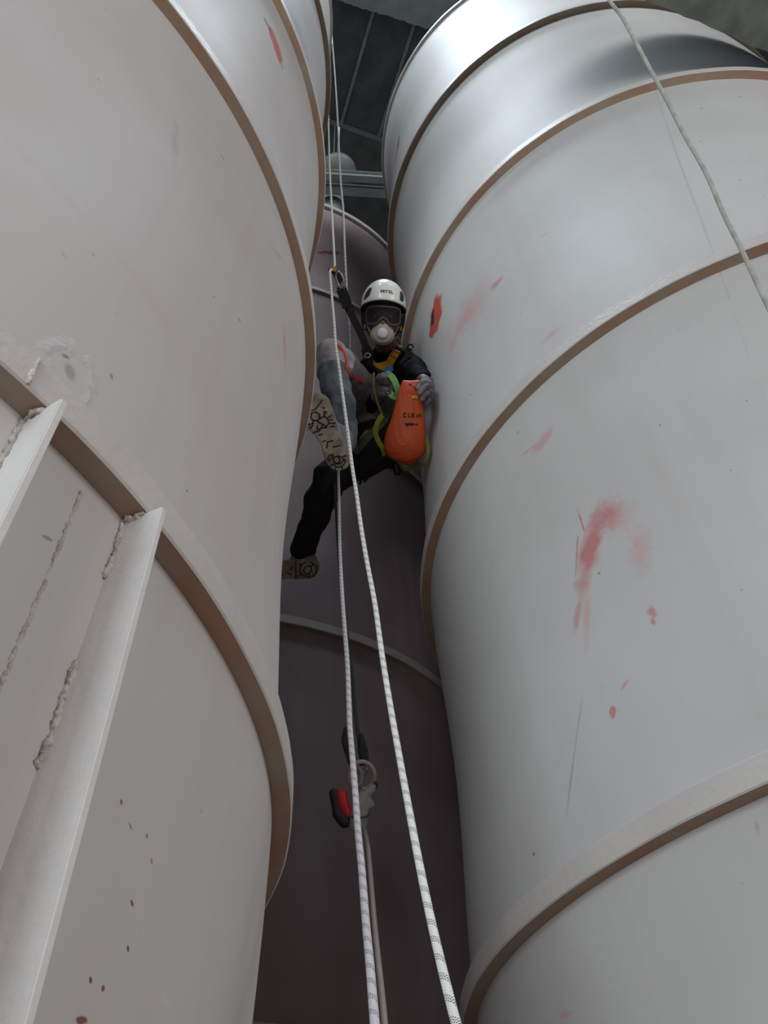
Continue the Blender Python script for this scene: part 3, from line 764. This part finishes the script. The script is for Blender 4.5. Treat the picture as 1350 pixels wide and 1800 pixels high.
# dust mask
vs = []; fs = []
mc = HP(0, -.098, .062)
NR = 12
for i in range(NR+1):
    t = i/NR
    for k in range(40):
        a = 2*PI*k/40; ca, sa = math.sin(a), math.cos(a)
        rx = .060*(1-.45*max(0, sa)**1.2); ry = .080 if sa > 0 else .052
        rr = math.sin(t*PI/2)
        vs.append(mc+hr*ca*rx*rr+hu*(sa*ry*rr)+hd*(.056*math.cos(t*PI/2)**.9+(.008*max(0, sa)**2*rr)+(.004*math.cos(rr*18) if .3 < t < .9 else 0)))
for i in range(NR):
    for k in range(40): fs.append((i*40+k, i*40+(k+1) % 40, (i+1)*40+(k+1) % 40, (i+1)*40+k))
msk = mesh('dust_mask', vs, fs, M_mask, person, True); sd = msk.modifiers.new('t', 'SOLIDIFY'); sd.thickness = .003
lathe('valve', mc+hd*.050+hu*.008, hd, [(0, .025), (.010, .025), (.013, .021), (.015, .012), (.0155, .002)], M_valve, msk, 24)
for s_ in (-1, 1):
    tube('mask_strap', catmull([mc+hr*.057*s_-hu*.005, HP(.082*s_, -.05, .02), HP(.092*s_, -.02, -.02)]), .0022, M_mask, msk, 6)
    tube('mask_strap', catmull([mc+hr*.052*s_-hu*.02, HP(.07*s_, -.11, .0), HP(.06*s_, -.12, -.04)]), .0022, M_mask, msk, 6)
# harness over the jersey
T_j = bvh(jacket); T_jt = bvh(jacket, tro)
har = strap('harness', T_j, [(702, 607), (696, 619), (688, 632), (683, 640), (668, 645), (658, 645)], .042, M_yel, person, .006, 4.15)
strap('shoulder_strap', T_j, [(645, 626), (650, 634), (658, 643)], .032, M_yel, har, .007, 4.15)
for (x, y) in ((697, 618), (691, 626)):
    strap('strap_stitching', T_j, [(x-7, y-3), (x+7, y+4)], .006, mat('dark_yellow', srgb(130, 92, 12), .8), har, .011, 4.15, 2)
strap('chest_strap', T_j, [(648, 636), (656, 646), (666, 652), (676, 656)], .020, M_web, har, .012, 4.15)
strap('shoulder_strap', T_j, [(720, 612), (716, 626), (704, 640)], .03, M_web, har, .008, 4.15)
strap('name_badge', T_j, [(675, 652), (683, 649), (691, 647)], .030, mat('blue_badge', srgb(58, 118, 190), .6, noise=.25, scale=60), jacket, .012, 4.15, 2)
strap('leg_loop', T_jt, [(690, 712), (672, 742), (650, 765), (622, 795)], .040, M_dgrn, har, .008, 4.0)
strap('leg_loop_stripe', T_jt, [(648, 757), (636, 772)], .030, mat('pale_stripe', srgb(140, 140, 130), .7), har, .013, 4.0, 2)
strap('hip_strap', T_jt, [(697, 700), (690, 712), (683, 722)], .045, M_dgrn, har, .010, 4.0)
ribbon('green_strap', [at(677, 655, 3.86), at(687, 660, 3.80), at(695, 673, 3.77), at(699, 688, 3.77), at(694, 697, 3.78), at(684, 690, 3.80)], .030, [-ray(690, 680)+CX*.3]*6, M_grn, har)
tube('strap_ring', [at(681+5*math.cos(t*PI/8), 687+4*math.sin(t*PI/8), 3.79) for t in range(16)], .003, M_metal, har, 8, True)
ribbon('lime_loop', [at(672, 730, 3.74), at(664, 742, 3.72), at(660, 757, 3.72), at(664, 773, 3.73), at(673, 789, 3.75), at(676, 800, 3.78)], .024, [-ray(665, 760)+CX*.6]*6, M_lime, har)
# raised collar / shoulder buckle
tube('shoulder_buckle', catmull([at(716, 611, 4.13), at(719, 606, 4.12), at(724, 606, 4.12), at(727, 611, 4.13)]), .004, M_web, har, 8)
for q in ([(690, 818), (694, 828), (697, 836)], [(700, 818), (703, 828), (700, 835)], [(684, 820), (688, 822), (693, 818)], [(640, 822), (645, 838), (640, 848)], [(628, 830), (634, 842), (632, 852)]):
    tube('strap_tail', catmull([at(x, y, 4.0) for x, y in q]), .007, M_web, har, 6)
tube('gear_loop', catmull([at(612, 832, 3.9), at(618, 852, 3.9), at(626, 850, 3.9), at(632, 834, 3.9)]), .004, M_web, har, 6)

# ------------------------------------------------------------------ orange bag in the left hand
bo = [(708, 668), (723, 669), (739, 669), (741, 684), (742, 700), (746, 728), (749, 758), (749, 784), (745, 800), (732, 811), (715, 817), (693, 810), (678, 798), (675, 780), (678, 761), (687, 737), (695, 710), (700, 687)]
bc = at(716, 755, 3.63); bn = (-ray(716, 755)+CX*-.10).normalized()
bp_ = catmull([on_plane(x, y, bc, bn) for x, y in bo+[bo[0]]], 4)[:-1]
spine = lambda t: on_plane(722+(-10)*t, 680+115*t, bc, bn)
A_, B_ = spine(0), spine(1)
cen = []
for p in bp_:
    t = max(.12, min(.88, (p-A_).dot(B_-A_)/(B_-A_).length_squared)); cen.append(A_.lerp(B_, t))
vs = []; fs = []; n = len(bp_); NB = 9
for sgn in (1, -1):
    for i in range(NB+1):
        s_ = i/NB
        for k in range(n):
            q = bp_[k].lerp(cen[k], s_); tt = (cen[k]-A_).length/(B_-A_).length
            hgt = (.020+.042*tt)*math.sqrt(1-(1-s_)**2)+.0025*math.sin(k*1.1+i*2)*(0 < i < NB)
            vs.append(q+bn*sgn*hgt)
for sgn in (0, 1):
    b0_ = sgn*(NB+1)*n
    for i in range(NB):
        for k in range(n):
            f = (b0_+i*n+k, b0_+i*n+(k+1) % n, b0_+(i+1)*n+(k+1) % n, b0_+(i+1)*n+k); fs.append(f if sgn == 0 else f[::-1])
bagm = mesh('pouch', vs, fs, M_org, None, True)
bm = bmesh.new(); bm.from_mesh(bagm.data); bmesh.ops.remove_doubles(bm, verts=bm.verts, dist=.0012); bmesh.ops.recalc_face_normals(bm, faces=bm.faces); bm.to_mesh(bagm.data); bm.free()
bag = empty('tool_bag', bc, 'orange tapered tool bag with handwritten letters, held in the gloved hand', 'bag'); put_under(bagm, bag)
T_b = bvh(bagm)
M_ink_crease = mat('ink_and_crease_dark', srgb(48, 22, 16), .8)  # ink of the letters, also the dark of the crease
W_ = []
for q in ([(992, 786), (973, 796), (968, 815), (976, 827), (996, 827)], [(1017, 790), (1013, 826), (1036, 824)], [(1072, 789), (1051, 792), (1048, 826), (1076, 824)], [(1050, 808), (1068, 806)],
          [(1096, 830), (1099, 800), (1112, 818), (1128, 796), (1133, 830)],
          [(985, 882), (990, 910), (998, 885), (1004, 912)], [(1008, 882), (1012, 912), (1022, 884), (1028, 910), (1036, 882)], [(1040, 884), (1038, 912), (1052, 886), (1046, 884)], [(1052, 905), (1068, 890), (1084, 900), (1104, 894)], [(986, 896), (1060, 892)]):
    W_.append(strap('handwriting', T_b, g(q), .005, M_ink_crease, bagm, .0022, 3.6, 1, .001))
strap('crease_shade', T_b, g([(1018, 514), (1045, 528), (1068, 545), (1086, 568)]), .005, M_ink_crease, bagm, .002, 3.6, 3, .001)  # flat dark strip painted for the shade in the fold
strap('yellow_tag', T_b, g([(1050, 640), (1075, 634), (1100, 640)]), .012, mat('yellow_tag', srgb(230, 180, 60), .6), bagm, .004, 3.6, 2)
strap('bottom_seam', T_b, [(680, 800), (700, 809), (722, 810), (743, 796)], .006, mat('dark_orange_seam', srgb(150, 44, 30), .6), bagm, .003, 3.6, 4)
tag(ribbon('lime_sling', [at(748, 768, 3.62), at(752, 782, 3.62), at(752, 800, 3.62), at(744, 815, 3.64), at(730, 824, 3.7), at(712, 824, 3.7), at(704, 816, 3.7)], .016, [-ray(740, 800)]*7, mat('olive_sling', srgb(120, 128, 50), .8), None),
    'olive green sling looping under the bottom of the orange bag', 'sling')
tube('drawcord', catmull([at(657, 655, 3.80), at(656, 672, 3.78), at(659, 692, 3.77), at(665, 712, 3.76), at(673, 731, 3.75)]), .006, mat('olive_cord', srgb(108, 110, 56), .8, noise=.4, scale=120), har, 8)

# ------------------------------------------------------------------ ropes
def rope_mat(name, base, mark, pitch_=.030):
    m = bpy.data.materials.new(name); m.use_nodes = True; nt = m.node_tree; N = nt.nodes; K = nt.links; b = N['Principled BSDF']
    b.inputs['Roughness'].default_value = .8
    uv = N.new('ShaderNodeUVMap'); sp = N.new('ShaderNodeSeparateXYZ'); K.new(uv.outputs[0], sp.inputs[0])
    def mth(op, a, c=0.0):
        x = N.new('ShaderNodeMath'); x.operation = op
        for i, v in enumerate((a, c)):
            if isinstance(v, (int, float)): x.inputs[i].default_value = v
            else: K.new(v, x.inputs[i])
        return x.outputs[0]
    u, v = sp.outputs[0], sp.outputs[1]
    ph = mth('FRACT', mth('ADD', mth('DIVIDE', u, pitch_), v))
    band = mth('LESS_THAN', ph, .36)
    f1 = mth('LESS_THAN', mth('FRACT', mth('SUBTRACT', mth('DIVIDE', u, pitch_/8), mth('MULTIPLY', v, 8))), .5)
    f2 = mth('LESS_THAN', mth('FRACT', mth('ADD', mth('DIVIDE', u, pitch_/8), mth('MULTIPLY', v, 8))), .62)
    fac = mth('MULTIPLY', band, mth('MULTIPLY', f1, f2))
    mx = N.new('ShaderNodeMix'); mx.data_type = 'RGBA'; K.new(fac, mx.inputs[0]); mx.inputs[6].default_value = base; mx.inputs[7].default_value = mark
    K.new(mx.outputs[2], b.inputs['Base Color'])
    w1 = mth('SINE', mth('ADD', mth('MULTIPLY', u, 1500), mth('MULTIPLY', v, 37.7))); w2 = mth('SINE', mth('SUBTRACT', mth('MULTIPLY', u, 1500), mth('MULTIPLY', v, 37.7)))
    bp = N.new('ShaderNodeBump'); bp.inputs['Strength'].default_value = .6; bp.inputs['Distance'].default_value = .0008
    K.new(mth('ADD', w1, w2), bp.inputs['Height']); K.new(bp.outputs[0], b.inputs['Normal'])
    return m
M_rope = rope_mat('white_kernmantle', (.80, .82, .78, 1), (.03, .05, .06, 1))
M_rope2 = rope_mat('grey_kernmantle', (.66, .64, .66, 1), (.05, .05, .10, 1))
def rope(name, pts, r, m, label, cat='rope', group=None, n=6):
    P = catmull([at(*p) for p in pts], n)
    # resample evenly
    return tag(tube(name, P, r, m, None, 10, uvlen=True), label, cat, group)
rope('climbing_rope', [(572, -40, 8.9), (583, 55, 8.3), (584, 72, 8.15), (589, 137, 7.0), (594, 220, 6.1), (598, 306, 5.4), (603, 367, 5.0), (606, 440, 4.65), (609, 500, 4.5), (613, 560, 4.45), (615, 620, 4.4), (610, 700, 4.15), (604, 760, 3.80), (598, 800, 3.60),
     (595, 829, 3.48), (596, 880, 3.2), (597, 947, 2.9), (599, 1000, 2.65), (602, 1053, 2.42), (606, 1107, 2.22), (611, 1173, 2.02), (613, 1227, 1.9), (615, 1277, 1.8), (618, 1312, 1.73), (624, 1385, 1.60), (629, 1457, 1.48), (636, 1529, 1.38), (643, 1619, 1.28), (650, 1692, 1.2), (659, 1800, 1.1), (668, 1900, 1.0), (690, 2200, .8)],
     .0058, M_rope2, 'left backup rope, running behind the raised leg and down to the bottom edge', 'rope', 'patterned climbing ropes')
rope('climbing_rope', [(574, 60, 9.0), (577, 150, 7.5), (577, 190, 6.5), (579, 281, 5.5), (583, 367, 4.8), (587, 440, 4.25), (588, 467, 4.05), (584, 474, 3.97), (580, 478, 3.92), (583, 518, 3.7), (587, 562, 3.45), (590, 607, 3.25), (596, 647, 3.1), (602, 691, 2.95), (608, 735, 2.8),
     (614, 780, 2.62), (619, 820, 2.48), (627, 870, 2.3), (635, 928, 2.13), (645, 987, 1.97), (659, 1061, 1.8), (671, 1147, 1.64), (686, 1240, 1.5), (704, 1341, 1.37), (722, 1439, 1.25), (740, 1533, 1.16), (758, 1619, 1.09), (780, 1713, 1.02), (802, 1800, .97), (830, 1900, .9), (920, 2200, .75)],
     .0056, M_rope, 'bright white rope with black tracer marks, in front of the worker, thickest at the bottom', 'rope', 'patterned climbing ropes')
rope('thin_cord', [(985, -170, 3.0), (1040, -60, 2.1), (1071, 0, 1.85), (1094, 31, 1.8), (1135, 107, 1.68), (1171, 174, 1.6), (1202, 235, 1.53), (1240, 302, 1.45), (1273, 378, 1.38), (1304, 440, 1.32), (1347, 532, 1.24), (1400, 640, 1.15), (1500, 860, 1.0)],
     .0036, mat('pale_cord', srgb(176, 180, 172), .8, noise=.3, scale=60), 'thin plain pale cord crossing the right vessel at the upper right', 'cord')
# lanyard with rope grab
lan = empty('lanyard', at(650, 632, 4.1), 'black webbing lanyard from the chest harness up to a rope clamp', 'lanyard')
lpx = [(651, 640, 4.08), (644, 613, 4.07), (634, 586, 4.06), (622, 562, 4.05), (612, 541, 4.04), (606, 524, 4.03), (598, 503, 4.02)]
ribbon('webbing', [at(*p) for p in lpx], .036, [-ray(620, 560)]*7, M_web, lan, .008)
ribbon('webbing_sleeve', [at(611, 540, 4.02), at(606, 524, 4.01), at(600, 508, 4.0)], .050, [-ray(606, 524)]*3, M_blk, lan, .016)
ribbon('webbing_sleeve', [at(648, 628, 4.05), at(643, 612, 4.04)], .050, [-ray(646, 620)]*2, M_blk, lan, .016, 2)
tube('buckle', [at(619+4*math.cos(t*PI/6), 541+6*math.sin(t*PI/6), 4.0) for t in range(12)], .004, M_blk, lan, 6, True)
tube('buckle', [at(646+5*math.cos(t*PI/6), 625+4*math.sin(t*PI/6), 4.0) for t in range(12)], .004, M_metal, lan, 6, True)
tube('carabiner', catmull([at(x, y, 3.99) for x, y in ((597, 505), (592, 494), (590, 482), (596, 478), (602, 487), (604, 498), (600, 506), (597, 505))], 4), .0055, M_metal, lan, 8)
grab = empty('rope_clamp', at(588, 476, 4.0), 'black and gold rope clamp gripping the rope above the helmet', 'rope clamp')
prism('clamp_body', [at(x, y, 3.99) for x, y in ((581, 472), (586, 468), (596, 476), (602, 490), (598, 500), (592, 496), (586, 484))], -CZ, .022, M_blk, grab, .003)
prism('cam', [at(x, y, 3.96) for x, y in ((584, 471), (588, 467), (592, 471), (591, 477), (586, 477))], -CZ, .018, M_gold, grab, .002)
tube('clamp_pin', [at(579, 474, 3.95), at(585, 478, 3.99)], .008, M_blk, grab, 8)

# ------------------------------------------------------------------ spray tool hanging below
dc = mat('dark_green_cord', srgb(46, 60, 60), .7, noise=.3, scale=40)
rope('hanging_sling', [(586, 822, 3.75), (588, 850, 3.6), (591, 900, 3.45), (596, 980, 3.2), (604, 1060, 3.0), (613, 1141, 2.82), (619, 1187, 2.75), (625, 1253, 2.66), (631, 1300, 2.6), (636, 1345, 2.55)], .0062, dc,
     'dark green sling hanging from the worker down to the spray tool', 'sling')
tool = empty('spray_tool', at(634, 1400, 2.5), 'grey taped spray tool with red and black side handle, hanging low on the sling', 'tool')
t_ = lambda x, y: (560+.1389*x, 1250+.1389*y)
def tp(x, y, d=2.5): a, b = t_(x, y); return at(a, b, d)
M_tape = mat('grey_tape', srgb(150, 152, 148), .7, noise=.25, scale=50, bump=.6, bscale=120)
blob('tool_body', [(tp(540, 1080), .020, tp(520, 1300), .026), (tp(520, 1300), .027, tp(500, 1420), .027), (tp(600, 1100), .012, tp(660, 1180), .012), (tp(560, 1000), .012, tp(540, 1080), .018), (tp(690, 960), .010, tp(640, 1020), .012)], .004, M_tape, tool, 2, wrinkle=.004, wscale=40)
tube('tape_band', [tp(515, 1300)+(CX*math.cos(k*PI/8)-CZ*-math.sin(k*PI/8))*.029 for k in range(16)], .0035, mat('dark_tape', srgb(84, 86, 86), .7), tool, 6, True)
blob('red_handle', [(tp(290, 1050), .017, tp(310, 1180), .018), (tp(310, 1180), .018, tp(370, 1300), .014)], .004, M_red, tool, 2)
blob('black_grip', [(tp(195, 1040), .015, tp(215, 1160), .014), (tp(215, 1160), .014, tp(250, 1300), .017), (tp(250, 1300), .018, tp(330, 1400), .018), (tp(205, 1050), .011, tp(270, 1070), .011)], .004, mat('black_rubber_grip', srgb(34, 34, 34), .6, noise=.4, scale=60, bump=.8, bscale=90), tool, 2)
M_hose = mat('beige_hose', srgb(158, 146, 140), .6, noise=.15, scale=30)
tube('hose_coil', [tp(550, 815)+(CX*math.cos(k*PI/16)*1.0+CU*math.sin(k*PI/16)*1.12+CZ*.12*math.sin(k*PI/16))*.037 for k in range(32)], .0062, M_hose, tool, 10, True)
tube('hose_coil', [tp(490, 830, 2.52)+(CX*math.cos(k*PI/16)*.45+CU*math.sin(k*PI/16)*.9)*.030 for k in range(32)], .0055, M_hose, tool, 10, True)
tube('hose_coil', [tp(560, 760, 2.54)+(CX*math.cos(k*PI/16)*.8+CU*math.sin(k*PI/16)*.6)*.018 for k in range(32)], .0035, M_metal, tool, 8, True)
blob('sling_knot', [(tp(350, 230, 2.53), .010, tp(340, 380, 2.53), .013), (tp(340, 380, 2.53), .013, tp(400, 640, 2.53), .009), (tp(540, 300, 2.53), .008, tp(560, 500, 2.53), .016), (tp(560, 500, 2.53), .016, tp(590, 640, 2.53), .012)], .004, mat('dark_green_strap', srgb(36, 46, 46), .8, noise=.4, scale=50), tool, 2)
tube('hook', catmull([tp(700, 900), tp(740, 930), tp(720, 970), tp(670, 960)]), .004, M_blk, tool, 8)
tube('nozzle', [tp(560, 980), tp(520, 1040)], .014, mat('blue_grey_metal', srgb(92, 100, 112), .4, .6), tool, 12)
rope('air_hose', [(634, 1440, 2.5), (640, 1456, 2.48), (647, 1490, 2.4), (653, 1560, 2.25), (658, 1620, 2.12), (664, 1680, 2.0), (671, 1745, 1.9), (676, 1800, 1.82), (684, 1900, 1.7), (700, 2150, 1.45)], .0066, M_hose,
     'plain beige hose running down from the spray tool to the bottom edge', 'hose')
